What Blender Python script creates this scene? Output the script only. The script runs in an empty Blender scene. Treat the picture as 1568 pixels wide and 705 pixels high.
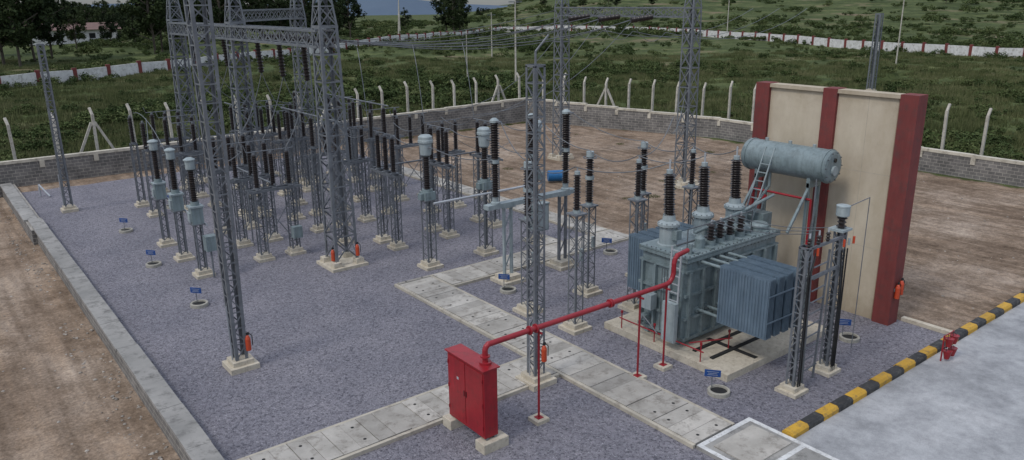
import bpy, math, random
import numpy as np
from mathutils import Vector as V, Matrix, noise
random.seed(7)
X=V((1,0,0));Y=V((0,1,0));Z=V((0,0,1))
SC=bpy.context.scene
# ------------------------------------------------------------------ materials
MATS={}
def newmat(name):
    m=bpy.data.materials.new(name);m.use_nodes=True
    MATS[name]=m
    nt=m.node_tree
    return m,nt,nt.nodes,nt.links,nt.nodes["Principled BSDF"]
def ramp(N,stops):
    r=N.new("ShaderNodeValToRGB")
    e=r.color_ramp.elements
    while len(e)<len(stops): e.new(0.5)
    for i,(p,c) in enumerate(stops):
        e[i].position=p
        e[i].color=(*c,1) if len(c)==3 else c
    return r
def tex(N,L,kind,scale,co,detail=4,rough=0.6,**kw):
    t=N.new("ShaderNodeTex"+kind)
    t.inputs["Scale"].default_value=scale
    if "Detail" in t.inputs: t.inputs["Detail"].default_value=detail
    if "Roughness" in t.inputs: t.inputs["Roughness"].default_value=rough
    L.new(co,t.inputs["Vector"])
    return t
def mixc(N,L,fac,a,b,mode='MIX'):
    m=N.new("ShaderNodeMix");m.data_type='RGBA';m.blend_type=mode
    if isinstance(fac,(int,float)): m.inputs[0].default_value=fac
    else: L.new(fac,m.inputs[0])
    for i,s in ((6,a),(7,b)):
        if isinstance(s,tuple): m.inputs[i].default_value=(*s[:3],1)
        else: L.new(s,m.inputs[i])
    return m.outputs[2]
def co_obj(N): return N.new("ShaderNodeTexCoord").outputs["Object"]
def bump(N,L,h,P,strength=.3,dist=.02):
    b=N.new("ShaderNodeBump");b.inputs["Strength"].default_value=strength;b.inputs["Distance"].default_value=dist
    L.new(h,b.inputs["Height"]);L.new(b.outputs[0],P.inputs["Normal"])
def simple(name,c1,c2,scale=2.,rough=.6,metal=0,bscale=0,bs=.1,island=0.0,dirt=None,streak=0):
    m,nt,N,L,P=newmat(name);co=co_obj(N)
    n=tex(N,L,"Noise",scale,co,5,.65)
    r=ramp(N,[(.3,c1),(.7,c2)]);L.new(n.outputs[0],r.inputs[0]);col=r.outputs[0]
    if island:
        g=N.new("ShaderNodeNewGeometry")
        mr=N.new("ShaderNodeMapRange");mr.inputs[3].default_value=1-island;mr.inputs[4].default_value=1+island*.6
        L.new(g.outputs["Random Per Island"],mr.inputs[0])
        hs=N.new("ShaderNodeHueSaturation");L.new(mr.outputs[0],hs.inputs["Value"]);L.new(col,hs.inputs["Color"]);col=hs.outputs[0]
    if dirt:
        n3=tex(N,L,"Noise",scale*3.3,co,6,.75)
        r3=ramp(N,[(.5,(0,0,0)),(.68,(1,1,1))]);L.new(n3.outputs[0],r3.inputs[0])
        col=mixc(N,L,r3.outputs[0],col,dirt)
    if streak:
        mp=N.new("ShaderNodeMapping");mp.inputs["Scale"].default_value=(9,9,.7);L.new(co,mp.inputs[0])
        n5=tex(N,L,"Noise",1,mp.outputs[0],5,.7);r5=ramp(N,[(.3,(1-streak,)*3),(.6,(1.05,1.05,1.05))]);L.new(n5.outputs[0],r5.inputs[0])
        col=mixc(N,L,1.0,col,r5.outputs[0],'MULTIPLY')
    L.new(col,P.inputs["Base Color"])
    P.inputs["Roughness"].default_value=rough;P.inputs["Metallic"].default_value=metal
    if bscale:
        n2=tex(N,L,"Noise",bscale,co,3,.6);bump(N,L,n2.outputs[0],P,bs,.02)
    return m
simple("galv",(.125,.135,.15),(.22,.235,.25),3,.55,.3)
simple("galv_dark",(.08,.088,.098),(.15,.16,.17),3,.55,.3)
simple("porcelain",(.012,.009,.009),(.026,.019,.017),4,.35)
simple("tank_grey",(.165,.215,.225),(.235,.29,.298),1.1,.45,0,25,.05,0,(.135,.17,.172),.25)
simple("radiator",(.095,.14,.185),(.14,.195,.245),2,.45,0,0,.05,0,None,.22)
simple("cap_grey",(.25,.30,.31),(.35,.40,.405),3,.5,0,0,.05,0,None,.18)
simple("footing",(.44,.39,.30),(.62,.56,.45),2.5,.9,0,18,.3,.12,(.33,.28,.22))
simple("pit_ring",(.30,.29,.25),(.46,.43,.36),4,.9,0,18,.3,.12,(.22,.2,.17))
simple("coping",(.46,.42,.34),(.64,.59,.49),.7,.9,0,18,.3,.1,(.29,.26,.21))
simple("post_conc",(.42,.39,.33),(.62,.58,.50),1.2,.9,0,18,.3,.15,(.26,.24,.20))
simple("red_paint",(.25,.008,.014),(.36,.016,.024),1.4,.38,0,12,.04,0,(.20,.016,.018),.18)
simple("red_pipe",(.24,.010,.018),(.33,.02,.028),3,.4,0)
simple("orange_red",(.46,.05,.018),(.54,.08,.025),3,.4)
simple("black",(.01,.01,.01),(.02,.02,.02),3,.5)
simple("blue_sign",(.01,.05,.20),(.015,.08,.28),3,.4)
simple("blue_barrel",(.01,.11,.28),(.02,.15,.36),3,.4)
simple("white",(.56,.55,.53),(.76,.75,.72),.6,.7,0,0,.1,0,(.36,.34,.30))
simple("road_paint",(.50,.50,.49),(.72,.72,.70),2.5,.7,0,20,.1,0,(.32,.31,.29))
simple("alu",(.42,.44,.46),(.55,.57,.59),3,.4,.4)
simple("wire",(.12,.13,.14),(.20,.21,.22),3,.4,.4)
simple("curb_yellow",(.46,.26,.025),(.62,.36,.04),1.5,.7,0,18,.25,.15,(.24,.16,.06))
simple("curb_black",(.018,.018,.019),(.04,.04,.04),1.5,.7,0,18,.25,.15,(.10,.095,.085))
simple("brown_red",(.145,.028,.026),(.205,.044,.038),.9,.8,0,18,.15,0,(.12,.042,.038),.14)
simple("dark_hole",(.01,.01,.01),(.02,.02,.02),3,.9)
simple("trunk",(.05,.04,.03),(.11,.09,.07),1.5,.9)
simple("roof",(.13,.08,.07),(.20,.12,.10),1,.8)
simple("stone",(.22,.19,.16),(.42,.38,.33),3,.9,0,0,.1,.4)
simple("slab",(.31,.29,.255),(.50,.47,.42),.9,.9,0,14,.4,.24,(.20,.18,.155))
simple("wall_top",(.22,.215,.20),(.36,.345,.32),.7,.9,0,16,.5,.1,(.13,.125,.115))
simple("path_edge",(.36,.33,.27),(.52,.47,.38),.8,.9,0,16,.3,.1,(.25,.22,.18))
def gravel():
    m,nt,N,L,P=newmat("gravel");co=co_obj(N)
    v=tex(N,L,"Voronoi",17,co)
    sep=N.new("ShaderNodeSeparateColor");L.new(v.outputs["Color"],sep.inputs[0])
    r=ramp(N,[(0,(.07,.068,.082)),(.35,(.21,.203,.233)),(.75,(.42,.408,.45)),(1,(.74,.72,.75))]);L.new(sep.outputs[0],r.inputs[0])
    r2=ramp(N,[(0,(1,1,1)),(.6,(.92,.92,.92)),(.95,(.32,.32,.34))])
    mul=N.new("ShaderNodeMath");mul.operation='MULTIPLY';mul.inputs[1].default_value=1.1
    L.new(v.outputs["Distance"],mul.inputs[0]);L.new(mul.outputs[0],r2.inputs[0])
    c=mixc(N,L,1.0,r.outputs[0],r2.outputs[0],'MULTIPLY')
    n=tex(N,L,"Noise",.35,co,5,.65);r3=ramp(N,[(.3,(.80,.80,.83)),(.7,(1.17,1.14,1.12))]);L.new(n.outputs[0],r3.inputs[0])
    c=mixc(N,L,1.0,c,r3.outputs[0],'MULTIPLY')
    n4=tex(N,L,"Noise",7,co,4,.75);r4=ramp(N,[(.3,(.66,.66,.68)),(.7,(1.34,1.34,1.34))]);L.new(n4.outputs[0],r4.inputs[0])
    c=mixc(N,L,1.0,c,r4.outputs[0],'MULTIPLY')
    L.new(c,P.inputs["Base Color"]);P.inputs["Roughness"].default_value=.85
    inv=N.new("ShaderNodeMath");inv.operation='SUBTRACT';inv.inputs[0].default_value=1;L.new(v.outputs["Distance"],inv.inputs[1])
    bump(N,L,inv.outputs[0],P,.8,.04)
gravel()
def groundmat():
    m,nt,N,L,P=newmat("ground_soil_and_grass");co=co_obj(N)
    n=tex(N,L,"Noise",.22,co,7,.65);r=ramp(N,[(.3,(.17,.122,.087)),(.5,(.265,.20,.148)),(.7,(.39,.315,.25))]);L.new(n.outputs[0],r.inputs[0])
    n2=tex(N,L,"Noise",9,co,6,.8);r2=ramp(N,[(.3,(.5,.5,.5)),(.52,(1,1,1)),(.72,(1.5,1.48,1.42))]);L.new(n2.outputs[0],r2.inputs[0])
    soil=mixc(N,L,1.0,r.outputs[0],r2.outputs[0],'MULTIPLY')
    n7=tex(N,L,"Noise",1.3,co,6,.75);r7=ramp(N,[(.35,(.68,.66,.64)),(.6,(1.1,1.1,1.1))]);L.new(n7.outputs[0],r7.inputs[0])
    soil=mixc(N,L,1.0,soil,r7.outputs[0],'MULTIPLY')
    # wheel-worn streaks
    mp=N.new("ShaderNodeMapping");mp.inputs["Scale"].default_value=(1.5,.09,1);mp.inputs["Rotation"].default_value=(0,0,.12);L.new(co,mp.inputs[0])
    n8=tex(N,L,"Noise",1.2,mp.outputs[0],4,.6);rr8=ramp(N,[(.40,(.80,.78,.76)),(.52,(1.05,1.05,1.05)),(.62,(1.2,1.18,1.15))]);L.new(n8.outputs[0],rr8.inputs[0])
    soil=mixc(N,L,1.0,soil,rr8.outputs[0],'MULTIPLY')
    v=tex(N,L,"Voronoi",7,co);r5=ramp(N,[(0,(1,1,1)),(.14,(1,1,1)),(.2,(0,0,0))]);L.new(v.outputs["Distance"],r5.inputs[0])
    n6=tex(N,L,"Noise",.8,co,3,.6);r6=ramp(N,[(.5,(0,0,0)),(.66,(.8,.8,.8))]);L.new(n6.outputs[0],r6.inputs[0])
    f=mixc(N,L,1.0,r5.outputs[0],r6.outputs[0],'MULTIPLY')
    soil=mixc(N,L,f,soil,(.46,.41,.36))
    g=tex(N,L,"Noise",.07,co,8,.72);rg=ramp(N,[(.30,(.036,.050,.020)),(.45,(.066,.086,.033)),(.58,(.105,.125,.052)),(.72,(.175,.17,.088))]);L.new(g.outputs[0],rg.inputs[0])
    g2=tex(N,L,"Noise",1.8,co,6,.8);rg2=ramp(N,[(.3,(.45,.45,.45)),(.7,(1.5,1.5,1.4))]);L.new(g2.outputs[0],rg2.inputs[0])
    gr=mixc(N,L,1.0,rg.outputs[0],rg2.outputs[0],'MULTIPLY')
    g9=tex(N,L,"Noise",.25,co,7,.8);rg9=ramp(N,[(.35,(.55,.57,.55)),(.6,(1.15,1.15,1.1))]);L.new(g9.outputs[0],rg9.inputs[0])
    gr=mixc(N,L,1.0,gr,rg9.outputs[0],'MULTIPLY')
    g3=tex(N,L,"Noise",.035,co,7,.7);r8=ramp(N,[(.56,(0,0,0)),(.66,(.8,.8,.8))]);L.new(g3.outputs[0],r8.inputs[0])
    gr=mixc(N,L,r8.outputs[0],gr,(.20,.15,.10))
    at=N.new("ShaderNodeAttribute");at.attribute_name="grass"
    ad=N.new("ShaderNodeMath");ad.operation='ADD';L.new(at.outputs["Fac"],ad.inputs[0])
    sc=N.new("ShaderNodeMath");sc.operation='MULTIPLY_ADD';L.new(n6.outputs[0],sc.inputs[0]);sc.inputs[1].default_value=.8;sc.inputs[2].default_value=-.4
    L.new(sc.outputs[0],ad.inputs[1])
    rr=ramp(N,[(.45,(0,0,0)),(.6,(1,1,1))]);L.new(ad.outputs[0],rr.inputs[0])
    c=mixc(N,L,rr.outputs[0],soil,gr)
    L.new(c,P.inputs["Base Color"]);P.inputs["Roughness"].default_value=.95;P.inputs["Specular IOR Level"].default_value=.1
    bump(N,L,n2.outputs[0],P,.7,.06)
groundmat()
def roadmat():
    m,nt,N,L,P=newmat("concrete_road");co=co_obj(N)
    n=tex(N,L,"Noise",.35,co,7,.65);r=ramp(N,[(.3,(.27,.275,.28)),(.5,(.38,.385,.39)),(.72,(.52,.52,.52))]);L.new(n.outputs[0],r.inputs[0])
    n2=tex(N,L,"Noise",1.1,co,7,.8);r2=ramp(N,[(.35,(.66,.66,.67)),(.6,(1.05,1.05,1.05))]);L.new(n2.outputs[0],r2.inputs[0])
    c=mixc(N,L,1.0,r.outputs[0],r2.outputs[0],'MULTIPLY')
    n3=tex(N,L,"Noise",40,co,3,.7);r3=ramp(N,[(.3,(.82,.82,.82)),(.7,(1.12,1.12,1.12))]);L.new(n3.outputs[0],r3.inputs[0])
    c=mixc(N,L,1.0,c,r3.outputs[0],'MULTIPLY')
    L.new(c,P.inputs["Base Color"]);P.inputs["Roughness"].default_value=.75
    bump(N,L,n2.outputs[0],P,.2,.02)
roadmat()
def brickmat(name,c1,c2,mortar,scale,bw=.5,rh=.25):
    m,nt,N,L,P=newmat(name);co=co_obj(N)
    s=N.new("ShaderNodeSeparateXYZ");L.new(co,s.inputs[0])
    a=N.new("ShaderNodeMath");a.operation='ADD';L.new(s.outputs[0],a.inputs[0]);L.new(s.outputs[1],a.inputs[1])
    cb=N.new("ShaderNodeCombineXYZ");L.new(a.outputs[0],cb.inputs[0]);L.new(s.outputs[2],cb.inputs[1])
    b=N.new("ShaderNodeTexBrick");L.new(cb.outputs[0],b.inputs["Vector"])
    b.inputs["Color1"].default_value=(*c1,1);b.inputs["Color2"].default_value=(*c2,1);b.inputs["Mortar"].default_value=(*mortar,1)
    b.inputs["Scale"].default_value=scale;b.inputs["Mortar Size"].default_value=.02;b.inputs["Brick Width"].default_value=bw;b.inputs["Row Height"].default_value=rh
    n=tex(N,L,"Noise",1.2,co,7,.7);r=ramp(N,[(.3,(.6,.6,.6)),(.7,(1.3,1.28,1.25))]);L.new(n.outputs[0],r.inputs[0])
    c=mixc(N,L,1.0,b.outputs[0],r.outputs[0],'MULTIPLY')
    L.new(c,P.inputs["Base Color"]);P.inputs["Roughness"].default_value=.9
    bump(N,L,b.outputs[1],P,-.5,.02)
brickmat("wall_block",(.13,.125,.12),(.20,.19,.18),(.32,.30,.27),1.25)
def firewallmat():
    m,nt,N,L,P=newmat("cream_render");co=co_obj(N)
    n=tex(N,L,"Noise",.5,co,6,.65);r=ramp(N,[(.3,(.46,.39,.295)),(.7,(.58,.51,.395))]);L.new(n.outputs[0],r.inputs[0])
    mp=N.new("ShaderNodeMapping");mp.inputs["Scale"].default_value=(1.,1.,.4);L.new(co,mp.inputs[0])
    n2=tex(N,L,"Noise",1.3,mp.outputs[0],6,.65);r2=ramp(N,[(.35,(.88,.86,.82)),(.6,(1.03,1.03,1.03))]);L.new(n2.outputs[0],r2.inputs[0])
    c=mixc(N,L,1.0,r.outputs[0],r2.outputs[0],'MULTIPLY')
    n3=tex(N,L,"Noise",2.3,co,7,.8);r3=ramp(N,[(.60,(0,0,0)),(.74,(.35,.35,.35))]);L.new(n3.outputs[0],r3.inputs[0])
    c=mixc(N,L,r3.outputs[0],c,(.34,.28,.2))
    s=N.new("ShaderNodeSeparateXYZ");L.new(co,s.inputs[0])
    ad=N.new("ShaderNodeMath");ad.operation='MULTIPLY_ADD';L.new(n3.outputs[0],ad.inputs[0]);ad.inputs[1].default_value=2.2;L.new(s.outputs[2],ad.inputs[2])
    r6=ramp(N,[(.10,(.70,.66,.60)),(.24,(1,1,1)),(.90,(1,1,1)),(1.0,(.80,.78,.75))])
    dv=N.new("ShaderNodeMath");dv.operation='DIVIDE';dv.inputs[1].default_value=9;L.new(ad.outputs[0],dv.inputs[0]);L.new(dv.outputs[0],r6.inputs[0])
    c=mixc(N,L,1.0,c,r6.outputs[0],'MULTIPLY')
    L.new(c,P.inputs["Base Color"]);P.inputs["Roughness"].default_value=.85
    n4=tex(N,L,"Noise",22,co,4,.6);bump(N,L,n4.outputs[0],P,.25,.02)
firewallmat()
def leafmat(name,a,b,c3):
    m,nt,N,L,P=newmat(name)
    oi=N.new("ShaderNodeObjectInfo");g=N.new("ShaderNodeNewGeometry")
    r=ramp(N,[(0,a),(.5,b),(1,c3)])
    ad=N.new("ShaderNodeMath");ad.operation='MULTIPLY_ADD';L.new(g.outputs["Random Per Island"],ad.inputs[0]);ad.inputs[1].default_value=.4
    mu=N.new("ShaderNodeMath");mu.operation='MULTIPLY';L.new(oi.outputs["Random"],mu.inputs[0]);mu.inputs[1].default_value=.6
    L.new(mu.outputs[0],ad.inputs[2]);L.new(ad.outputs[0],r.inputs[0])
    L.new(r.outputs[0],P.inputs["Base Color"]);P.inputs["Roughness"].default_value=.85;P.inputs["Specular IOR Level"].default_value=.08
leafmat("shrub_leaf",(.028,.044,.017),(.066,.092,.033),(.13,.145,.06))
leafmat("grass_blade",(.060,.075,.030),(.105,.12,.05),(.19,.18,.095))
leafmat("tree_leaf",(.014,.022,.012),(.028,.042,.018),(.050,.066,.026))
simple("far_hill_hazed",(.075,.11,.16),(.10,.14,.19),.002,1,0)  # bluish distance haze put into the hills' base colour
# ------------------------------------------------------------------ mesh builder
class MB:
    def __init__(s): s.v=[];s.f=[];s.m=[];s.sm=[];s.mats=[]
    def mi(s,n):
        if n not in s.mats: s.mats.append(n)
        return s.mats.index(n)
    def add(s,vs,fs,m,smooth=False):
        o=len(s.v);s.v+= [tuple(q) for q in vs];k=s.mi(m)
        for f in fs: s.f.append([i+o for i in f]);s.m.append(k);s.sm.append(smooth)
    def bx(s,x0,x1,y0,y1,z0,z1,m):
        vs=[(x,y,z) for z in (z0,z1) for y in (y0,y1) for x in (x0,x1)]
        s.add(vs,[(0,2,3,1),(4,5,7,6),(0,1,5,4),(2,6,7,3),(0,4,6,2),(1,3,7,5)],m)
    def beam(s,p,q,w,h,m,ref=None):
        p=V(p);q=V(q);d=(q-p).normalized()
        if ref is None: ref=Z if abs(d.z)<.98 else Y
        a=d.cross(ref).normalized();b=a.cross(d)
        vs=[]
        for c in (p,q):
            for i,j in ((-1,-1),(1,-1),(1,1),(-1,1)): vs.append(c+a*(w/2*i)+b*(h/2*j))
        s.add(vs,[(0,1,2,3),(7,6,5,4),(0,4,5,1),(1,5,6,2),(2,6,7,3),(3,7,4,0)],m)
    def lathe(s,p,q,prof,n,m,smooth=True):
        p=V(p);q=V(q);d=(q-p).normalized();ref=Z if abs(d.z)<.9 else X
        a=d.cross(ref).normalized();b=d.cross(a)
        cs=[(math.cos(2*math.pi*i/n),math.sin(2*math.pi*i/n)) for i in range(n)]
        vs=[];fs=[];k=0
        for (r0,h0),(r1,h1) in zip(prof[:-1],prof[1:]):
            for r,h in ((r0,h0),(r1,h1)):
                c=p+d*h
                for x,y in cs: vs.append(c+a*(x*r)+b*(y*r))
            for i in range(n):
                j=(i+1)%n;fs.append((k+i,k+j,k+n+j,k+n+i))
            k+=2*n
        s.add(vs,fs,m,smooth)
        s.add(vs[:n],[tuple(range(n))[::-1]],m);s.add(vs[-n:],[tuple(range(n))],m)
    def cyl(s,p,q,r,m,n=12,r2=None):
        L=(V(q)-V(p)).length;s.lathe(p,q,[(r,0),(r if r2 is None else r2,L)],n,m)
    def tube(s,pts,r,m,n=6):
        pts=[V(p) for p in pts]
        for a,b in zip(pts[:-1],pts[1:]):
            if (b-a).length>1e-4: s.lathe(a,b,[(r,0),(r,(b-a).length)],n,m)
    def wire(s,p,q,sag,r=.017,m="wire",k=10):
        p=V(p);q=V(q);s.tube([p.lerp(q,i/k)-Z*(4*sag*(i/k)*(1-i/k)) for i in range(k+1)],r,m,5)
    def ins(s,p,q,r,m="porcelain",pitch=.085,n=12):
        p=V(p);q=V(q);L=(q-p).length;k=max(3,int(L/pitch));h=L/k;pr=[]
        for i in range(k):
            rr=r if i%2==0 else r*.88
            pr+=[(r*.60,i*h+.35*h),(rr,i*h+.5*h),(rr*.97,i*h+.62*h),(r*.58,i*h+.92*h)]
        s.lathe(p,q,[(r*.58,0)]+pr+[(r*.58,L)],n,m)
    def lat(s,c,z0,z1,w0,w1,panels,leg=.06,br=.035,m="galv",hor=False,xb=False,wy0=None,wy1=None):
        cx,cy=c
        def cr(i,t):
            w=(w0+(w1-w0)*t)/2;wy=w if wy0 is None else (wy0+(wy1-wy0)*t)/2
            sx,sy=((-1,-1),(1,-1),(1,1),(-1,1))[i]
            return V((cx+sx*w,cy+sy*wy,z0+(z1-z0)*t))
        for i in range(4):
            sx,sy=((-1,-1),(1,-1),(1,1),(-1,1))[i]
            a,b=cr(i,0),cr(i,1)
            s.beam(a-X*sx*leg/2,b-X*sx*leg/2,leg,.01,m,Y)
            s.beam(a-Y*sy*leg/2,b-Y*sy*leg/2,leg,.01,m,X)
        for k in range(panels):
            t0=k/panels;t1=(k+1)/panels
            for i in range(4):
                j=(i+1)%4
                if xb or (k+i)%2==0: s.beam(cr(i,t0),cr(j,t1),.008,br,m)
                if xb or (k+i)%2==1: s.beam(cr(j,t0),cr(i,t1),.008,br,m)
                if hor: s.beam(cr(i,t1),cr(j,t1),.008,br,m)
        for i in range(4): s.beam(cr(i,1),cr((i+1)%4,1),.01,leg,m)
    def truss(s,p,q,w,h,panels,leg=.06,br=.035,m="galv"):
        p=V(p);q=V(q);d=(q-p).normalized();a=d.cross(Z).normalized()
        def c(i,t): 
            o=((-1,-1),(1,-1),(1,1),(-1,1))[i];return p.lerp(q,t)+a*(o[0]*w/2)+Z*(o[1]*h/2)
        for i in range(4): s.beam(c(i,0),c(i,1),leg,leg,m)
        for k in range(panels):
            for i in range(4):
                j=(i+1)%4;t0=k/panels;t1=(k+1)/panels
                s.beam(c(i,t0),c(j,t1),.008,br,m);s.beam(c(j,t0),c(i,t1),.008,br,m);s.beam(c(i,t1),c(j,t1),.01,br,m)
    def foot(s,x,y,w=.75,h=.22,z0=-.04):
        s.bx(x-w/2,x+w/2,y-w/2,y+w/2,z0,h*.55,"footing");s.bx(x-w*.36,x+w*.36,y-w*.36,y+w*.36,h*.55,h+.05,"footing")
    def build(s,name,origin=(0,0,0),parent=None,bevel=0):
        me=bpy.data.meshes.new(name);o=V(origin)
        me.from_pydata([(a-o.x,b-o.y,c-o.z) for a,b,c in s.v],[],s.f)
        for n in s.mats: me.materials.append(MATS[n])
        me.polygons.foreach_set("material_index",s.m);me.polygons.foreach_set("use_smooth",s.sm);me.update()
        ob=bpy.data.objects.new(name,me);SC.collection.objects.link(ob);ob.location=o
        if bevel:
            bv=ob.modifiers.new("bevel","BEVEL");bv.width=bevel;bv.segments=2;bv.limit_method='ANGLE'
        if parent: ob.parent=parent;ob.location=o-parent.location
        return ob
def empty(name,loc=(0,0,0)):
    e=bpy.data.objects.new(name,None);SC.collection.objects.link(e);e.location=loc;return e
# ------------------------------------------------------------------ terrain
def sst(a,b,x):
    t=min(1,max(0,(x-a)/(b-a)));return t*t*(3-2*t)
def terr(x,y):
    if x<4.15: z=-.55
    else: z=-.05
    if 4.15<x<46 and y<54.6: return z
    if x<=4.15 and y<54.6: return z+.06*noise.noise(V((x*.4,y*.4,0)))
    d=max(y-54.6, x-50 if y<54.6 else 0,0)
    s=.614*x+.789*y;t=.789*x-.614*y
    if d<=0: return z
    k=sst(3,40,d)
    z=z*(1-k)+k*(-.2+.9*noise.noise(V((x*.02,y*.02,1.7)))+.3*noise.noise(V((x*.09,y*.09,5))))
    r=t/max(s,1)
    if s>200:
        R_=sst(-.10,.12,r)
        z+=(26*sst(230,800,s)+6*noise.noise(V((x*.006,y*.006,3)))*sst(260,700,s))*R_
        z+=-(1-R_)*(6*sst(300,620,s)+50*sst(600,1500,s))
    return z
def axis(spec):
    o=[]
    for a,b,st in spec: o+=list(np.arange(a,b,st))
    return o
xs=axis([(-3000,-400,200),(-400,-60,20),(-60,-10,5),(-10,4,2.0)])+[4.1,4.2]+axis([(6,52,2),(52,130,2.6),(130,320,6),(320,800,20),(800,5200,200)])
ys=axis([(-600,-60,60),(-60,0,6),(0,54,3)])+[54.5,54.7]+axis([(56,140,2.6),(140,320,6),(320,800,20),(800,5200,200)])
nx,ny=len(xs),len(ys)
vs=[];gv=[]
for y in ys:
    for x in xs:
        vs.append((x,y,terr(x,y)))
        gv.append(max(sst(54.0,56.0,y), sst(47,51.0,x) if y>0 else 0))
fs=[(j*nx+i,j*nx+i+1,(j+1)*nx+i+1,(j+1)*nx+i) for j in range(ny-1) for i in range(nx-1)]
me=bpy.data.meshes.new("ground");me.from_pydata(vs,[],fs);me.materials.append(MATS["ground_soil_and_grass"])
at=me.attributes.new("grass","FLOAT","POINT");at.data.foreach_set("value",gv)
me.polygons.foreach_set("use_smooth",[True]*len(fs))
ob=bpy.data.objects.new("ground",me);SC.collection.objects.link(ob)
# gravel yard with a slightly ragged far edge
b=MB()
edge=[(x_,52.3+.35*noise.noise(V((x_*.7,3,0)))) for x_ in np.arange(25.1,4.3,-.6)]
b.add([(4.3,0,0),(13.6,0,0),(13.6,9.3,0),(25.15,9.3,0)]+[(a,c,0) for a,c in edge]+[(4.3,52.4,0)],[tuple(range(5+len(edge)))],"gravel");b.build("gravel_yard")
b=MB();b.add([(15.8,-30,.03),(90,-30,.03),(90,9.05,.03),(15.8,9.05,.03)],[(0,1,2,3)],"concrete_road");b.build("road")
b=MB();b.bx(13.62,15.72,-2,10.3,-.04,.10,"wall_top")
for (x0,x1,y0,y1) in ((13.62,13.75,-2,10.3),(15.59,15.72,-2,10.3),(13.75,15.59,10.17,10.3),(13.75,15.59,8.6,8.73)):
    b.bx(x0,x1,y0,y1,.10,.106,"road_paint")
b.bx(13.9,15.45,8.9,10.0,.10,.13,"slab")
b.build("cable_pit_cover")
b=MB();x=15.75;i=0
while x<46:
    mt="curb_yellow" if i%2==0 else "curb_black"
    dy=random.uniform(-.012,.012);dz=random.uniform(-.012,.012)
    pr=[(0,-.04),(0,.15+dz),(.05,.21+dz),(.27,.21+dz),(.32,.15+dz),(.32,-.04)]
    x1=x+.69;vv=[(x,9.04+dy+a,c) for a,c in pr]+[(x1,9.04+dy+a,c) for a,c in pr];n=6
    b.add(vv,[tuple(range(n)),tuple(range(2*n-1,n-1,-1))]+[(k,k+n,(k+1)%n+n,(k+1)%n) for k in range(n)],mt)
    x+=.70;i+=1
b.build("painted_kerb")
b=MB();b.bx(25.15,25.35,9.4,11.0,-.04,.12,"footing");b.bx(25.15,25.3,11.9,23.0,-.04,.08,"footing");b.build("gravel_edging")
def path(name,x0,x1,y0,y1,along):
    b=MB();e=.10;z=.11
    if along=='y':
        L0,L1,a0,a1=y0,y1,x0,x1
    else: L0,L1,a0,a1=x0,x1,y0,y1
    def box(l0,l1,w0,w1,zb,zt,m):
        if along=='y': b.bx(w0,w1,l0,l1,zb,zt,m)
        else: b.bx(l0,l1,w0,w1,zb,zt,m)
    box(L0,L1,a0,a0+e,-.04,z-.01,"path_edge");box(L0,L1,a1-e,a1,-.04,z-.01,"path_edge");box(L0,L1,a0+e,a1-e,-.04,z-.08,"dark_hole")
    l=L0+.01
    while l<L1-.05:
        w=min(random.choice((.44,.46,.46,.48)),L1-l-.01)
        j=random.uniform(-.012,.012);t=z+random.uniform(-.012,.014)
        g0=random.uniform(.005,.012)
        box(l+g0,l+w-.007,a0+e+.015+j,a1-e-.015+j,z-.07,t,"slab")
        if random.random()<.33:
            for q in (.28,.72):
                c=a0+(a1-a0)*q;s=.045
                p0=(l+w/2,c,t+.003) if along!='y' else (c,l+w/2,t+.003)
                b.add([(p0[0]+s*math.cos(u*.785),p0[1]+s*math.sin(u*.785),p0[2]) for u in range(8)],[tuple(range(8))],"dark_hole")
        l+=w
    return b.build(name)
path("slab_path",13.55,15.2,10.35,24.8,'y')
path("slab_path",15.22,25.1,23.2,24.8,'x')
path("slab_path",4.45,13.53,15.2,16.75,'x')
path("slab_path",23.95,25.1,24.82,44,'y')
path("slab_path",21.0,22.2,24.82,26.2,'y')
b=MB();y=-4
while y<54.3:
    y1=min(y+2.4,54.3);o=0.0 if y<42 else -.18;j=random.uniform(-.012,.012)
    b.bx(3.78+o+j,4.38+o+j,y+.006,y1-.006,.20,.30+random.uniform(-.008,.008),"wall_top");y=y1
b.bx(3.86,4.3,-4,42,-.7,.20,"wall_block");b.bx(3.68,4.12,42,54.3,-.7,.20,"wall_block");b.bx(4.12,4.36,42,54.3,-.2,.2,"wall_block")
b.build("retaining_wall")
def bwall(name,pts,step=3.0):
    b=MB()
    for (p,h0),(q,h1) in zip(pts[:-1],pts[1:]):
        p=V((*p,0));q=V((*q,0));L=(q-p).length;k=max(1,round(L/step));d=(q-p)/L;nrm=V((d.y,-d.x,0))
        for i in range(k):
            a=p+d*(L*i/k);c=p+d*(L*(i+1)/k);h=h0+(h1-h0)*(i+.5)/k
            b.beam(V((a.x,a.y,h/2-.3)),V((c.x,c.y,h/2-.3)),.30,h+.44,"wall_block")
            b.beam(V((a.x,a.y,h-.01)),V((c.x,c.y,h-.01)),.38,.17,"coping")
            for sg in (-1,1):
                pc=a+nrm*sg*.17
                b.beam(V((pc.x,pc.y,h-.5)),V((pc.x,pc.y,h-.09)),.26,.07,"coping",d.cross(Z))
    b.build(name)
bwall("boundary_wall",[((-30,54.6),1.4),((12,54.6),1.5),((44.4,54.6),2.0)])
bwall("boundary_wall",[((44.4,54.4),2.0),((49.9,37.5),1.45),((49.6,15.7),1.3),((49.4,-6),1.3)])
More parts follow.
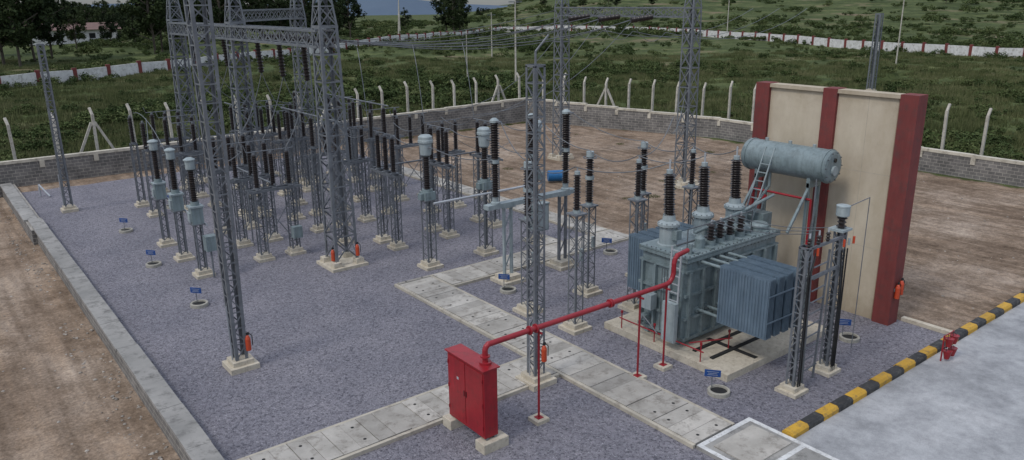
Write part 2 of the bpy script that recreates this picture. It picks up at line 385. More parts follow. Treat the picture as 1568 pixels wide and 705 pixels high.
def posts(p,q,step,h,out,name="fence_posts"):
    b=MB();p=V((*p,0));q=V((*q,0));L=(q-p).length;k=int(L/step);d=(q-p)/L;out=V((*out,0))
    for i in range(k+1):
        c=p+d*(i*step)+V((random.uniform(-.08,.08),random.uniform(-.08,.08),0));zb=terr(c.x,c.y)-.2
        tl=V((random.uniform(-.08,.08),random.uniform(-.08,.08),0));hh=h+random.uniform(-.15,.15)
        t=V((c.x,c.y,hh))+tl
        b.beam(V((c.x,c.y,zb)),t,.17,.15,"post_conc");b.beam(t-Z*.02,t+out*.30+Z*.42,.14,.13,"post_conc")
        if i%7==3:
            for sg in (-1,1):
                b.beam(V((c.x,c.y,zb))+d*sg*1.7,V((c.x,c.y,hh-.5))+d*sg*.1,.15,.15,"post_conc")
    b.build(name)
posts((-14,56.3),(46,56.3),2.35,3.6,(-.25,.9))
posts((46.5,55),(52.0,37.8),2.2,3.6,(.9,.2))
posts((52.0,36),(51.6,4),2.4,3.6,(.9,.0))
# ---- fire wall
b=MB();x=24.5
b.bx(x,x+.28,11.7,16.3,-.1,7.50,"cream_render")
for (y0,y1) in ((11.05,11.62),(13.72,14.22),(16.3,16.85)):
    b.bx(x-.13,x+.45,y0,y1,-.1,7.58,"brown_red")
b.bx(x-.10,x+.38,11.62,13.72,7.44,7.56,"cream_render");b.bx(x-.10,x+.38,14.22,16.3,7.44,7.56,"cream_render")
for z in (2.45,4.95):
    b.bx(x-.003,x,11.62,13.72,z,z+.012,"path_edge");b.bx(x-.003,x,14.22,16.3,z,z+.012,"path_edge")
b.bx(x-.003,x,12.66,12.67,0,7.44,"path_edge");b.bx(x+.02,x+.26,11.62,11.7,-.1,7.44,"cream_render")
b.build("fire_wall")
# ------------------------------------------------------------------ equipment
def extinguisher(mb,x,y,z):
    mb.lathe((x,y,z),(x,y,z+.5),[(.06,0),(.08,.02),(.08,.38),(.05,.46),(.02,.50)],12,"orange_red")
    mb.bx(x-.03,x+.05,y-.02,y+.02,z+.5,z+.58,"black");mb.tube([(x+.05,y,z+.54),(x+.13,y-.02,z+.45),(x+.12,y-.03,z+.15)],.014,"black")
def signpit(x,y,ring=True):
    b=MB()
    b.lathe((x,y,-.04),(x,y,.2),[(.31,0),(.31,.15),(.30,.165),(.24,.165),(.235,.08)],20,"pit_ring")
    b.lathe((x,y,.0),(x,y,.12),[(.235,0),(.235,.07)],16,"dark_hole")
    b.cyl((x,y+.25,0),(x,y+.25,.45),.015,"galv",6)
    d=V((.62,-.78,0)).normalized();c=V((x,y+.24,.52))
    b.beam(c-d*.22,c+d*.22,.02,.20,"blue_sign",Z)
    for k,w in ((.05,.16),(0,.12),(-.045,.14)):
        cc=c+V((-.011,-.009,k));b.beam(cc-d*w,cc+d*w,.006,.010,"alu",Z)
    b.build("earth_pit_sign",(x,y,0))
for p in ((7.1,27.6),(7.0,33.4),(7.3,39.6),(16.6,21.6),(22.8,22.4),(16.3,11.7),(22.4,11.3),(10.3,43.0)): signpit(*p)
def left_ct(x,y):
    b=MB();b.foot(x,y,.72);b.lat((x,y),.25,2.15,.30,.30,7,.05,.03)
    b.bx(x-.22,x+.22,y-.20,y+.20,2.2,2.85,"tank_grey");b.bx(x-.27,x+.27,y-.25,y+.25,2.85,2.92,"cap_grey");b.bx(x-.25,x+.25,y-.23,y+.23,2.15,2.2,"galv")
    b.bx(x-.30,x-.22,y-.13,y+.13,2.3,2.65,"cap_grey")
    b.cyl((x,y,2.92),(x,y,3.08),.17,"tank_grey");b.ins((x,y,3.08),(x,y,4.35),.16)
    b.lathe((x,y,4.35),(x,y,4.9),[(.15,0),(.18,.03),(.18,.34),(.22,.36),(.22,.40),(.1,.47)],16,"cap_grey")
    b.cyl((x-.32,y,4.55),(x+.32,y,4.55),.025,"galv",8)
    b.build("current_transformer",(x,y,0))
for y in (36.1,33.45,30.8): left_ct(8.25,y)
b=MB();b.tube([(8.55,36.3,2.1),(8.55,30.6,2.1)],.05,"alu",10)
b.bx(8.3,8.75,30.1,30.5,1.15,1.75,"tank_grey");b.tube([(8.5,30.3,0),(8.5,30.3,1.15)],.04,"galv");b.build("cable_conduit_tube")
def right_ct(x,y):
    b=MB();b.foot(x,y,.8);b.lat((x,y),.25,2.85,.42,.42,7,.055,.03)
    b.bx(x-.24,x+.24,y-.24,y+.24,2.88,3.2,"tank_grey");b.bx(x-.28,x+.28,y-.28,y+.28,2.85,2.878,"galv");b.bx(x-.38,x-.24,y-.13,y+.13,2.9,3.15,"tank_grey")
    b.cyl((x,y,3.2),(x,y,3.3),.22,"tank_grey");b.ins((x,y,3.3),(x,y,4.65),.17)
    b.lathe((x,y,4.65),(x,y,5.6),[(.17,0),(.22,.05),(.25,.5),(.30,.53),(.30,.62),(.28,.64),(.28,.76),(.20,.82)],20,"cap_grey")
    b.cyl((x,y-.5,5.0),(x,y+.5,5.0),.035,"galv",8);b.build("current_transformer",(x,y,0))
for x in (15.85,18.7,21.5): right_ct(x,25.85)
b=MB();b.tube([(15.9,25.5,2.75),(21.5,25.5,2.75)],.05,"alu",10);b.build("cable_conduit_tube")
def arrester(x,y,h=3.95,t=5.35,name="surge_arrester",ct=False):
    b=MB();b.foot(x,y,.8);b.lat((x,y),.25,h,.36,.36,11,.05,.028)
    b.bx(x-.24,x+.24,y-.24,y+.24,h,h+.05,"galv");b.cyl((x,y,h+.05),(x,y,h+.15),.13,"cap_grey")
    b.ins((x,y,h+.15),(x,y,t-.1),.13 if not ct else .16)
    if ct:
        m=(h+t)/2+.1;b.cyl((x,y,m-.06),(x,y,m+.06),.165,"cap_grey");b.cyl((x,y,t-.1),(x,y,t+.1),.14,"cap_grey")
        b.tube([(x+.24*math.cos(a*.5236),y+.24*math.sin(a*.5236),t-.12) for a in range(13)],.018,"galv",6)
    else: b.cyl((x,y,t-.1),(x,y,t),.09,"cap_grey");b.cyl((x,y,t),(x,y,t+.12),.025,"alu",6)
    b.cyl((x+.22,y,h-1.6),(x+.22,y,h-1.2),.06,"cap_grey",8)
    b.build(name,(x,y,0))
for x in (16.2,19.0,21.8): arrester(x,17.45)
for x in (15.95,18.8,21.6): arrester(x,19.6,3.35,5.25,"capacitor_voltage_transformer",True)
b=MB();y=22.5
for x,mm in ((17.3,"cap_grey"),(20.1,"galv")):
    b.foot(x,y,1.0,.25)
    for sx in (-.17,.17): b.beam((x+sx,y,.25),(x+sx,y,3.0),.08,.12,mm)
    for z in (.5,1.3,2.1): b.beam((x-.17,y,z),(x+.17,y,z+.7),.02,.05,mm)
    b.bx(x-.3,x+.3,y-.15,y+.15,2.98,3.03,"cap_grey")
b.bx(16.3,20.7,y-.16,y+.16,3.03,3.2,"cap_grey")
for x in (16.75,18.5,20.25):
    b.lathe((x,y,3.2),(x,y,3.5),[(.18,0),(.18,.06),(.12,.1),(.12,.28)],14,"cap_grey")
    b.ins((x,y,3.45),(x,y,4.75),.16);b.cyl((x,y,4.75),(x,y,4.9),.16,"cap_grey");b.bx(x-.3,x-.1,y-.04,y+.04,4.8,4.87,"galv")
    b.ins((x,y,4.9),(x,y,6.25),.20);b.lathe((x,y,6.25),(x,y,6.42),[(.17,0),(.17,.08),(.08,.16)],14,"cap_grey")
    b.bx(x-.05,x+.05,y-.4,y+.1,6.28,6.33,"galv")
b.bx(18.27,18.93,y-.52,y-.17,1.9,2.95,"tank_grey");b.bx(18.24,18.96,y-.55,y-.165,2.95,3.0,"cap_grey");b.bx(18.31,18.89,y-.535,y-.52,1.95,2.9,"cap_grey")
b.tube([(18.6,y-.3,0),(18.6,y-.3,1.9)],.05,"galv")
b.build("circuit_breaker",(18.5,y,0))
def isolator(x0,y0,x1,y1,h=2.95,t=4.6,three=True,name="isolator_switch",r=.14,fw=.7):
    b=MB();p=V((x0,y0,0));q=V((x1,y1,0));d=(q-p).normalized();a=d.cross(Z)
    for c in (p,q): b.foot(c.x,c.y,fw);b.lat((c.x,c.y),.25,h,.36,.36,7,.05,.03,"galv",True)
    for sg in (-1,1): b.beam(p-d*.45+a*.17*sg+Z*(h+.05),q+d*.45+a*.17*sg+Z*(h+.05),.05,.11,"galv")
    b.beam(p+Z*.6+a*.19,q+Z*(h-.3)+a*.19,.01,.04,"galv");b.beam(q+Z*.6+a*.20,p+Z*(h-.3)+a*.20,.01,.04,"galv")
    cs=[p,q]+([(p+q)/2] if three else [])
    for c in cs:
        b.beam(c-a*.22+Z*(h+.12),c+a*.22+Z*(h+.12),.2,.03,"galv");b.cyl(c+Z*(h+.13),c+Z*(h+.2),.11,"galv")
        b.ins(c+Z*(h+.2),c+Z*(t-.08),r);b.cyl(c+Z*(t-.08),c+Z*t,.07,"galv")
    b.tube([p-d*.3+Z*(t+.04),q+d*.3+Z*(t+.04)],.022,"galv",8);b.tube([p-d*.3+Z*(t+.04),p-d*.4+Z*(t+.35)],.015,"galv")
    b.build(name,((x0+x1)/2,(y0+y1)/2,0))
for y in (31.2,33.75,36.4): isolator(10.9,y,12.3,y)
for x in (16.1,18.85,21.5): isolator(x,28.95,x,30.25,3.25,5.0)
for y in (33.9,36.6): isolator(15.8,y,17.2,y,3.0,4.7)
for y in (33.2,36.4,39.4): isolator(20.6,y,22.2,y,2.9,4.6)
for y in (41.8,44.4,47.0): isolator(10.9,y,12.3,y);isolator(16.2,y,17.6,y,3.,4.7)
for y in (42.3,45.2): isolator(20.8,y,22.2,y,3.,4.7)
b=MB()
b.tube([(11.6,31,3.2),(11.6,36.6,3.2)],.04,"galv");b.tube([(16,30.6,3.4),(21.6,30.6,3.4)],.04,"galv");b.tube([(10.5,31.2,.9),(10.5,31.2,3.1)],.03,"galv")
b.bx(12.1,12.5,30.7,31.0,.8,1.3,"tank_grey");b.build("isolator_linkage")
def busposts(pts,h,t):
    for x,y in pts:
        b=MB();b.foot(x,y,.7);b.lat((x,y),.25,h,.34,.34,8,.05,.03);b.cyl((x,y,h),(x,y,h+.1),.12,"galv");b.ins((x,y,h+.1),(x,y,t),.14)
        b.cyl((x,y,t),(x,y,t+.1),.06,"galv");b.build("post_insulator",(x,y,0))
busposts([(15.9,39.2),(18.8,34.5),(18.8,37.8),(18.9,41),(14.6,33.75),(14.6,36.5),(14.6,31.2)],4.0,5.4)
busposts([(19.2,46.5),(14.7,42.5),(14.7,45.0),(23.0,47.6),(20.4,49.5),(9.2,41.8),(9.2,44.4)],3.4,4.8)
b=MB()
b.tube([(18.8,34,5.55),(18.8,41.3,5.55)],.035,"galv",8)
b.tube([(14.6,30.6,5.55),(14.6,37.2,5.55)],.035,"galv",8);b.tube([(14.7,42,4.95),(14.7,46,4.95)],.035,"galv",8)
b.build("busbar_tube")
def gantry_col(x,y,h=9.6,w=1.0,w1=.75,peak=12.6,fw=1.6,name="gantry_tower",ext=False,leg=.11):
    b=MB();b.bx(x-fw/2,x+fw/2,y-fw/2,y+fw/2,-.04,.12,"footing")
    for sx in (-1,1):
        for sy in (-1,1): b.bx(x+sx*w/2-.17,x+sx*w/2+.17,y+sy*w/2-.17,y+sy*w/2+.17,.12,.32,"footing")
    b.lat((x,y),.3,h,w,w1,9,leg,.06,"galv",True,True);b.lat((x,y),h,peak,w1,.12,4,.07,.05,"galv",True,True)
    if ext:
        extinguisher(b,x-.55,y-.35,.35);extinguisher(b,x+.42,y-.62,.45)
    b.build(name,(x,y,0))
gantry_col(13.2,28.5,ext=True);gantry_col(13.2,38.4,fw=1.4);gantry_col(13.2,48.4,fw=1.4)
gantry_col(18.6,43.6,fw=1.3,w=.85,w1=.7,leg=.08)
gantry_col(35,39.4,h=10.0,w=.85,w1=.7,fw=1.3,leg=.09);gantry_col(35.1,28.7,h=10.0,w=.85,w1=.7,fw=1.5,leg=.09)
b=MB();b.truss((13.2,28.5,9.15),(13.2,48.4,9.15),.7,.6,22,.09,.055);b.build("gantry_beam",(13.2,38,9))
b=MB();b.truss((13.2,38.4,9.9),(18.6,43.6,9.9),.6,.5,9,.07,.045);b.build("gantry_beam",(15,41,9))
b=MB();b.truss((35,39.4,9.75),(35.1,28.7,9.75),.6,.5,13,.07,.045);b.build("gantry_beam",(35,34,9))
b=MB()
for y in (31.2,33.8,36.4):
    b.ins((13.45,y,8.8),(13.55,y+.1,7.35),.16,"porcelain",.14,12);b.ins((34.6,y,9.5),(32.9,y,9.36),.17,"porcelain",.15,12);b.ins((13.6,y,9.0),(15.1,y,8.95),.16,"porcelain",.14,12)
for y in (41.2,44,46.6): b.ins((13.45,y,8.8),(13.55,y,7.4),.15,"porcelain",.14,12)
b.build("insulator_string",(13.4,34,8))
b=MB()
for y in (31.2,33.8,36.4):
    b.wire((15.1,y,8.95),(32.9,y,9.36),.75,.022);b.wire((15.1,y+.14,8.95),(32.9,y+.14,9.36),.9,.018)
    b.wire((13.55,y+.1,7.35),(12.3,y,4.7),.3);b.wire((10.4,y,4.7),(8.5,y-.3,4.6),.3)
    b.wire((13.55,y+.1,7.35),(14.6,y,5.5),.5);b.wire((14.6,y,5.5),(16,y,4.8),.3);b.wire((32.9,y,9.36),(35.8,y,8.6),.8)
    b.wire((35.8,y,8.6),(60,y+6,9.6),1.2,.02)
b.wire((13.2,38.4,12.5),(35,39.4,12.5),.8,.014);b.wire((13.2,28.5,12.5),(35.1,28.7,12.5),.8,.014)
for y in (41.2,44,46.6): b.wire((13.55,y,7.4),(12.3,y+.4,4.8),.3);b.wire((13.55,y,7.4),(16,y+.4,4.8),.5);b.wire((17.8,y,4.8),(20.8,y-.3,4.8),.3);b.wire((13.45,y+.3,8.9),(35,y-7,9.9),1.1,.018)
for i,x in enumerate((15.9,18.75,21.55)):
    cb=(16.75,18.5,20.25)[i];bu=(18.0,19.65,21.3)[i]
    b.wire((x,28.5,5.1),(x,26.35,5.0),.15);b.wire((x,25.35,5.0),(cb,22.6,4.9),.2);b.wire((cb,22.1,6.3),(x,19.6,5.4),.25)
    b.wire((x,19.6,5.4),(x+.2,17.45,5.5),.3);b.wire((x+.2,17.45,5.5),(bu,15.2,5.75),.25);b.wire((x,30.6,5.1),(x,33.5,4.8),.4)
    b.wire((x,30.6,5.1),(x+.4,32,8.55),-.4)
b.wire((19.0,17.45,5.5),(26,22,5.6),.5);b.wire((32.9,31.2,9.3),(21.5,30.6,5.2),1.2);b.wire((32.9,33.8,9.3),(22.6,33.2,4.7),1.5);b.wire((32.9,36.4,9.3),(22.6,36.4,4.7),1.6)
b.wire((35.1,28.9,5.5),(24,20.5,5.4),.9);b.wire((8.1,36.3,4.7),(9.4,41.8,5.0),.35);b.wire((8.1,33.6,4.7),(9.4,44.4,5.0),-.5)
b.wire((22.6,36.4,4.7),(31,40,1.5),1.2)
b.build("overhead_conductors",(15,30,5))
def mast(x,y,h,w0,w1,fw,leg=.055,name="lattice_mast",panels=None,tip=True,ext=None):
    b=MB();b.bx(x-fw/2,x+fw/2,y-fw/2,y+fw/2,-.04,.16,"footing");b.bx(x-fw*.36,x+fw*.36,y-fw*.36,y+fw*.36,.16,.30,"footing")
    b.lat((x,y),.3,h,w0,w1,panels or int(h/.45),leg,.036,"galv",True,False)
    if tip: b.tube([(x,y,h),(x,y,h+.35),(x+.35,y-.1,h+.75)],.03,"galv",8)
    if ext: extinguisher(b,x+ext[0],y+ext[1],ext[2])
    b.beam((x-w0/2-.05,y,.3),(x-w0/2-.05,y,2.0),.04,.02,"alu")
    b.build(name,(x,y,0))
mast(6.55,21.75,13.5,.36,.60,.85,.09,"lightning_mast",26,False,(.22,-.2,.55))
mast(12.8,15.4,8.9,.36,.36,.85,.065,"lattice_mast",20,True,(.05,-.3,.75))
mast(5.9,45.8,8.6,.38,.32,.75,.07,"lattice_mast",18,False)
mast(88,45.5,8.6,.75,.65,1,.16,"lattice_mast",12,False)
# ---- cabinet
T=empty("deluge_valve_cabinet",(9.8,14.2,0))
b=MB();b.bx(9.58,9.98,13.45,15.0,.32,2.12,"red_paint");b.build("cabinet_body",(9.8,14.2,1),T,.012)
b=MB()
for (y0,y1) in ((13.49,14.215),(14.235,14.96)): b.bx(9.565,9.58,y0,y1,.40,2.04,"red_paint")
b.build("doors",(9.57,14.2,1),T,.006)
b=MB();b.bx(9.53,10.03,13.40,15.05,2.12,2.15,"red_paint");b.bx(9.55,9.565,14.17,14.19,1.15,1.3,"black");b.bx(9.55,9.565,14.26,14.28,1.15,1.3,"black")
b.bx(9.562,9.565,14.5,14.58,1.5,1.57,"alu")
for y in (13.50,14.95):
    for z in (.6,1.2,1.85): b.cyl((9.555,y,z-.05),(9.555,y,z+.05),.012,"red_pipe",6)
b.build("lid_and_handles",(9.8,14.2,2),T)
b=MB()
for y in (13.5,14.95): b.bx(9.45,10.2,y-.19,y+.19,-.04,.26,"footing");b.bx(9.62,9.7,y-.05,y+.05,.26,.32,"galv");b.bx(9.86,9.94,y-.05,y+.05,.26,.32,"galv")
b.build("plinth_blocks",(9.8,14.2,0),T,.015)
# ---- red pipe
b=MB()
P=[(9.85,13.75,2.1),(9.85,13.75,2.5),(9.88,13.75,2.57),(9.95,13.75,2.62),(16.3,13.75,2.62),(16.45,13.75,2.66),(16.55,13.75,2.76),(16.6,13.75,2.9),(16.6,13.75,3.2),(16.64,13.75,3.32),(16.75,13.77,3.4),(17.3,13.85,3.42)]
b.tube(P,.07,"red_pipe",12)
for p in P[1:-1]: 
    p=V(p);b.lathe(p-Z*.07,p+Z*.07,[(.03,0),(.06,.03),(.071,.07),(.06,.11),(.03,.14)],12,"red_pipe")
for x in (11.2,11.40,14.0,14.06): b.cyl((x,13.75,2.62),(x+.04,13.75,2.62),.12,"red_pipe",14)
b.cyl((9.85,13.75,2.15),(9.85,13.75,2.20),.15,"red_pipe",14);b.cyl((9.85,13.75,2.32),(9.85,13.75,2.36),.12,"red_pipe",14)
for x in (11.5,15.2,16.3):
    b.tube([(x,13.72,.1),(x,13.72,2.55)],.03,"red_pipe",8);b.bx(x-.2,x+.2,13.52,13.92,-.04,.1,"footing");b.bx(x-.09,x+.09,13.63,13.81,.1,.115,"red_pipe")
    b.tube([(x,13.6,2.5),(x,13.9,2.5)],.03,"red_pipe",6)
b.tube([(17.1,16.3,.55),(17.1,12.9,.55)],.022,"red_pipe");b.tube([(17.3,13.6,.55),(18.6,13.0,.55)],.02,"red_pipe")
for (px,py) in ((17.1,16.2),(17.1,14.8),(17.1,13.0),(18.5,13.05)):
    b.tube([(px,py,.2),(px,py,.75)],.02,"red_pipe");b.cyl((px,py,.75),(px,py,.83),.04,"red_pipe",8)
b.build("fire_water_pipe",(13,13.75,2.6))
# ---- transformer
T=empty("power_transformer",(19.5,15,0))
b=MB();b.bx(17.0,22.3,11.95,16.9,-.04,.22,"footing");b.bx(17.5,22.1,12.85,12.97,.22,.27,"dark_hole");b.bx(17.5,22.1,13.5,13.62,.22,.27,"dark_hole");b.bx(18.5,18.68,12.1,13.9,.22,.235,"dark_hole")
b.build("concrete_pad",(19.5,14.5,0),T,.02)
b=MB();x0,x1,y0,y1=17.5,22.0,14.0,15.75
H_=2.95
for y in (14.25,15.5): b.bx(x0,x1,y-.08,y+.08,.22,.42,"tank_grey")
b.bx(x0,x1,y0,y1,.42,H_,"tank_grey");b.bx(x0-.08,x1+.08,y0-.08,y1+.08,2.62,2.68,"tank_grey");b.bx(x0-.10,x1+.10,y0-.10,y1+.10,H_,H_+.1,"tank_grey");b.bx(x0-.1,x1+.1,y0-.1,y1+.1,H_+.115,H_+.17,"tank_grey")
b.bx(x0-.09,x1+.09,y0-.09,y1+.09,1.85,1.93,"tank_grey");b.bx(x0-.09,x1+.09,y0-.09,y1+.09,1.10,1.18,"tank_grey");b.bx(x0-.07,x1+.07,y0-.07,y1+.07,.42,.52,"tank_grey")
for y in (14.0,14.50,15.10,15.62): b.bx(x0-.13,x0,y+.01,y+.09,.52,2.62,"tank_grey")
x=17.55
while x<22: b.bx(x,x+.09,y0-.13,y0,.52,2.62,"tank_grey");b.bx(x,x+.09,y1,y1+.12,.52,2.62,"tank_grey");x+=.62
for (jx,jy) in ((17.42,14.3),(17.42,15.4)): b.bx(jx-.25,jx,jy-.12,jy+.12,.75,.92,"tank_grey")
zt=H_+.17
for x in (17.9,18.6,19.3,20.0,20.7,21.4): b.bx(x,x+.2,14.0,14.3,zt,zt+.05,"tank_grey")
for i in range(24): b.cyl((17.55+i*.19,13.95,H_-.05),(17.55+i*.19,13.95,zt+.03),.02,"galv_dark",6)
for i in range(9): b.cyl((17.45,14.05+i*.19,H_-.05),(17.45,14.05+i*.19,zt+.03),.02,"galv_dark",6)
for (cx_,cy_,cz_) in ((17.44,14.75,2.2),(17.44,15.35,1.5)): b.lathe((cx_+.06,cy_,cz_),(cx_-.1,cy_,cz_),[(.1,0),(.1,.12),(.05,.14)],12,"cap_grey")
b.build("tank",(19.5,15,0),T)
b=MB()
for x in (18.0,19.65,21.3):
    y=15.2;b.lathe((x,y,zt),(x,y,zt+1),[(.34,0),(.34,.06),(.28,.08),(.28,.62),(.35,.64),(.35,.72),(.21,.80),(.18,1.0)],20,"cap_grey")
    for k in range(12): b.cyl((x+.32*math.cos(k*.5236),y+.32*math.sin(k*.5236),zt+.60),(x+.32*math.cos(k*.5236),y+.32*math.sin(k*.5236),zt+.75),.02,"galv_dark",5)
    b.bx(x-.12,x+.12,y-.43,y-.25,zt+.25,zt+.55,"tank_grey");tp=V((x-.05,y+.02,5.4));b.ins((x,y,zt+.95),tp,.19,"porcelain",.075,16)
    b.cyl(tp,tp+Z*.12,.1,"cap_grey");b.cyl(tp+Z*.12,tp+Z*.42,.03,"alu",8)
b.build("high_voltage_bushings",(19.6,15.2,3.2),T)
b=MB()
for x in (19.0,19.45,19.95,20.5):
    y=14.35;b.cyl((x,y,zt),(x,y,zt+.16),.16,"tank_grey",14);b.ins((x,y,zt+.16),(x,y,zt+.68),.14,"porcelain",.09,12);b.cyl((x,y,zt+.68),(x,y,zt+.8),.03,"alu",8)
for x,y,r in ((20.9,14.75,.4),(21.6,14.4,.28),(20.3,14.9,.22)): b.lathe((x,y,zt),(x,y,3.5),[(r,0),(r,.1),(r*1.12,.12),(r*1.12,.18),(r*.9,.24)],20,"tank_grey")
b.lathe((18.55,14.4,zt),(18.55,14.4,3.6),[(.16,0),(.16,.3),(.06,.4)],14,"tank_grey")
for (a,c) in (((17.8,14.15,zt),(17.8,14.15,3.45)),((21.8,15.6,zt),(21.8,15.6,3.9))): b.cyl(a,c,.06,"tank_grey")
b.tube([(17.7,14.6,3.3),(21.9,14.62,3.3)],.03,"galv_dark");b.tube([(18.9,14.9,3.4),(21.4,14.9,3.7),(22.6,14.6,4.1)],.055,"tank_grey",8)
b.bx(22.1,22.6,14.6,15.5,1.2,3.5,"tank_grey")
b.tube([(17.7,14.2,3.2),(17.7,14.2,3.9),(20.8,14.15,3.95)],.018,"galv_dark");b.tube([(20.8,14.15,3.95),(20.8,14.15,3.2)],.018,"galv_dark")
b.build("top_cover_fittings",(20,14.5,3.2),T)
def radbank(name,xa,n,ya,yb,z0,z1,tanky):
    b=MB();x=xa
    for g in range(n):
        for k in range(5):
            xx=x+k*.06;b.bx(xx,xx+.018,ya,yb,z0,z1,"radiator")
            j=ya+.03
            if k in (0,4):
                while j<yb-.04: b.bx(xx-.018 if k==0 else xx+.018,xx if k==0 else xx+.036,j,j+.045,z0+.06,z1-.06,"radiator");j+=.10
        b.cyl((x-.02,(ya+yb)/2,z1-.07),(x+.28,(ya+yb)/2,z1-.07),.05,"radiator",8)
        for zz in (z1-.12,z0+.12):
            ty=tanky;b.tube([(x+.13,(ya+yb)/2,zz),(x+.13,ty,zz)],.05,"tank_grey",8)
            b.cyl((x+.13,ty,zz),(x+.13,ty+(.05 if ya>tanky else -.05),zz),.11,"tank_grey",12)
        x+=.43
    b.beam((xa-.02,ya-.01,z0+.5),(x-.1,ya-.01,z0+.5),.02,.04,"radiator");b.beam((xa-.02,ya-.01,z1-.5),(x-.1,ya-.01,z1-.5),.02,.04,"radiator")
    b.build(name,(xa,ya,z0),T)
radbank("radiator_bank",17.95,4,11.45,13.15,1.2,3.0,14.0)
radbank("radiator_bank",18.1,6,16.05,16.95,1.2,3.05,15.75)
b=MB();cx,cz=23.3,5.22
b.lathe((cx,12.95,cz),(cx,16.2,cz),[(.02,0),(.40,.0),(.50,.03),(.54,.08),(.54,3.17),(.50,3.22),(.4,3.25)],32,"tank_grey")
for y in (13.1,16.0): b.lathe((cx,y-.02,cz),(cx,y+.02,cz),[(.565,0),(.565,.04)],32,"tank_grey")
b.cyl((cx,12.88,cz-.12),(cx,12.95,cz-.12),.16,"cap_grey",16);b.cyl((cx,12.9,cz+.22),(cx,12.95,cz+.22),.07,"black",12)
for k in range(10): b.cyl((cx+.47*math.cos(k*.628),12.93,cz+.47*math.sin(k*.628)),(cx+.47*math.cos(k*.628),12.99,cz+.47*math.sin(k*.628)),.02,"galv_dark",6)
for y in (13.6,15.6):
    b.bx(cx-.35,cx+.35,y-.06,y+.06,cz-.75,cz-.42,"tank_grey")
    for sx in (-.3,.3): b.beam((cx+sx,y,.0),(cx+sx,y,cz-.6),.1,.1,"tank_grey")
    b.beam((cx-.3,y,1),(cx+.3,y,3.8),.06,.05,"tank_grey");b.beam((cx-.3,y,cz-.8),(22.0,y,3.1),.08,.08,"tank_grey")
for y in (13.7,14.6,15.5): b.cyl((cx,y,cz+.5),(cx,y,cz+.64),.06,"cap_grey",10)
b.tube([(cx-.1,15.2,cz-.5),(cx-.1,15.2,4.2),(22.3,14.9,4.0),(21.2,14.9,3.4)],.05,"tank_grey",8)
b.tube([(cx-.35,13.3,cz-.4),(cx-.35,13.3,3.9),(cx-.35,13.3,1.5)],.03,"galv");b.cyl((cx-.35,13.3,1.2),(cx-.35,13.3,1.6),.09,"cap_grey")
b.cyl((22.6,14.95,3.95),(22.3,14.93,3.9),.12,"red_pipe",12);b.tube([(22.9,15.6,3.2),(22.9,15.6,4.1),(22.9,13.4,4.1),(22.9,13.4,.3)],.04,"red_pipe",8)
for sx in (0,.35): b.beam((21.85,14.9+sx,3.15),(22.9,14.9+sx,cz+.4),.03,.05,"cap_grey")
for k in range(9):
    t=k/9;b.beam((21.85+1.05*t,14.9,3.15+2.47*t),(21.85+1.05*t,15.25,3.15+2.47*t),.03,.03,"cap_grey")
b.build("conservator",(cx,14.6,cz),T)
b=MB()
for yy in (14.0,14.36): b.beam((17.12,yy,.9),(17.22,yy,3.45),.04,.05,"alu")
for k in range(10): b.beam((17.12+.01*k,14.0,1.0+k*.26),(17.12+.01*k,14.36,1.0+k*.26),.03,.03,"alu")
b.bx(16.96,17.12,13.93,14.42,.5,1.75,"cap_grey");b.bx(16.95,16.96,13.97,14.38,.55,1.70,"cap_grey");b.bx(17.1,17.37,15.0,15.4,1.2,1.7,"cap_grey")
b.build("ladder_and_box",(17.3,14.2,1),T)
b=MB();b.tube([(17.4,15.7,.5),(17.0,15.2,1.0),(17.0,14.6,.6)],.02,"galv")
for i in range(3): b.tube([(17.33,14.6+i*.1,.55),(17.33,14.6+i*.1,2.6)],.012,"galv_dark")
b.build("cabling",(17.4,15,1),T)
# ---- cable termination stand
b=MB()
b.foot(17.95,10.5,.65,.18);b.foot(19.8,10.6,.65,.18)
for (x,y,h) in ((17.95,10.5,4.2),(19.8,10.6,4.3)): b.lat((x,y),.2,h,.26,.26,11,.06,.03,"galv",True)
for z in (4.15,3.3): b.beam((17.8,10.42,z),(19.95,10.5,z),.05,.08,"galv")
for k in range(10): b.beam((18.35,10.45,.5+k*.34),(19.1,10.5,.5+k*.34),.03,.03,"galv")
b.beam((18.95,10.48,.1),(19.15,10.5,3.9),.035,.055,"galv");b.beam((18.4,10.48,.1),(18.3,10.5,3.9),.035,.055,"galv")
for i in range(3): b.tube([(19.72+i*.08,10.38,.05),(19.72+i*.07,10.38,2),(19.6+i*.15,10.4,3.8)],.024,"black",6)
for i in range(2): b.tube([(17.9+i*.1,10.3,.05),(17.9+i*.08,10.32,3.4),(18.0+i*.3,10.4,4.0)],.024,"black",6)
for i,x in enumerate((18.0,18.45,18.9)):
    b.ins((x,10.45,4.2),(x,10.45,4.45),.07,"porcelain",.08,10);b.cyl((x,10.45,4.45),(x,10.45,4.58),.025,"alu",8)
x=19.8;b.bx(x-.25,x+.25,10.4,10.85,4.3,4.36,"cap_grey");b.ins((x,10.6,4.36),(x,10.6,4.7),.14,"porcelain",.09);b.lathe((x,10.6,4.7),(x,10.6,5.1),[(.15,0),(.18,.03),(.18,.26),(.19,.27),(.19,.31),(.12,.33)],16,"cap_grey")
for i in range(3): b.cyl((19.5+i*.25,10.3,3.95),(19.5+i*.25,10.3,4.15),.035,"orange_red" if i!=1 else "cap_grey",8)
b.cyl((18.25,10.33,3.95),(18.25,10.33,4.15),.035,"orange_red",8)
for i in range(3): b.wire((18.0+i*.45,10.45,4.58),(19.0+i*.5,14.35,3.9),.15,.012)
b.tube([(19.8,10.6,4.9),(21.6,10.8,4.9),(21.6,10.8,.1)],.014,"galv")
b.build("cable_termination_stand",(18.9,10.5,0))
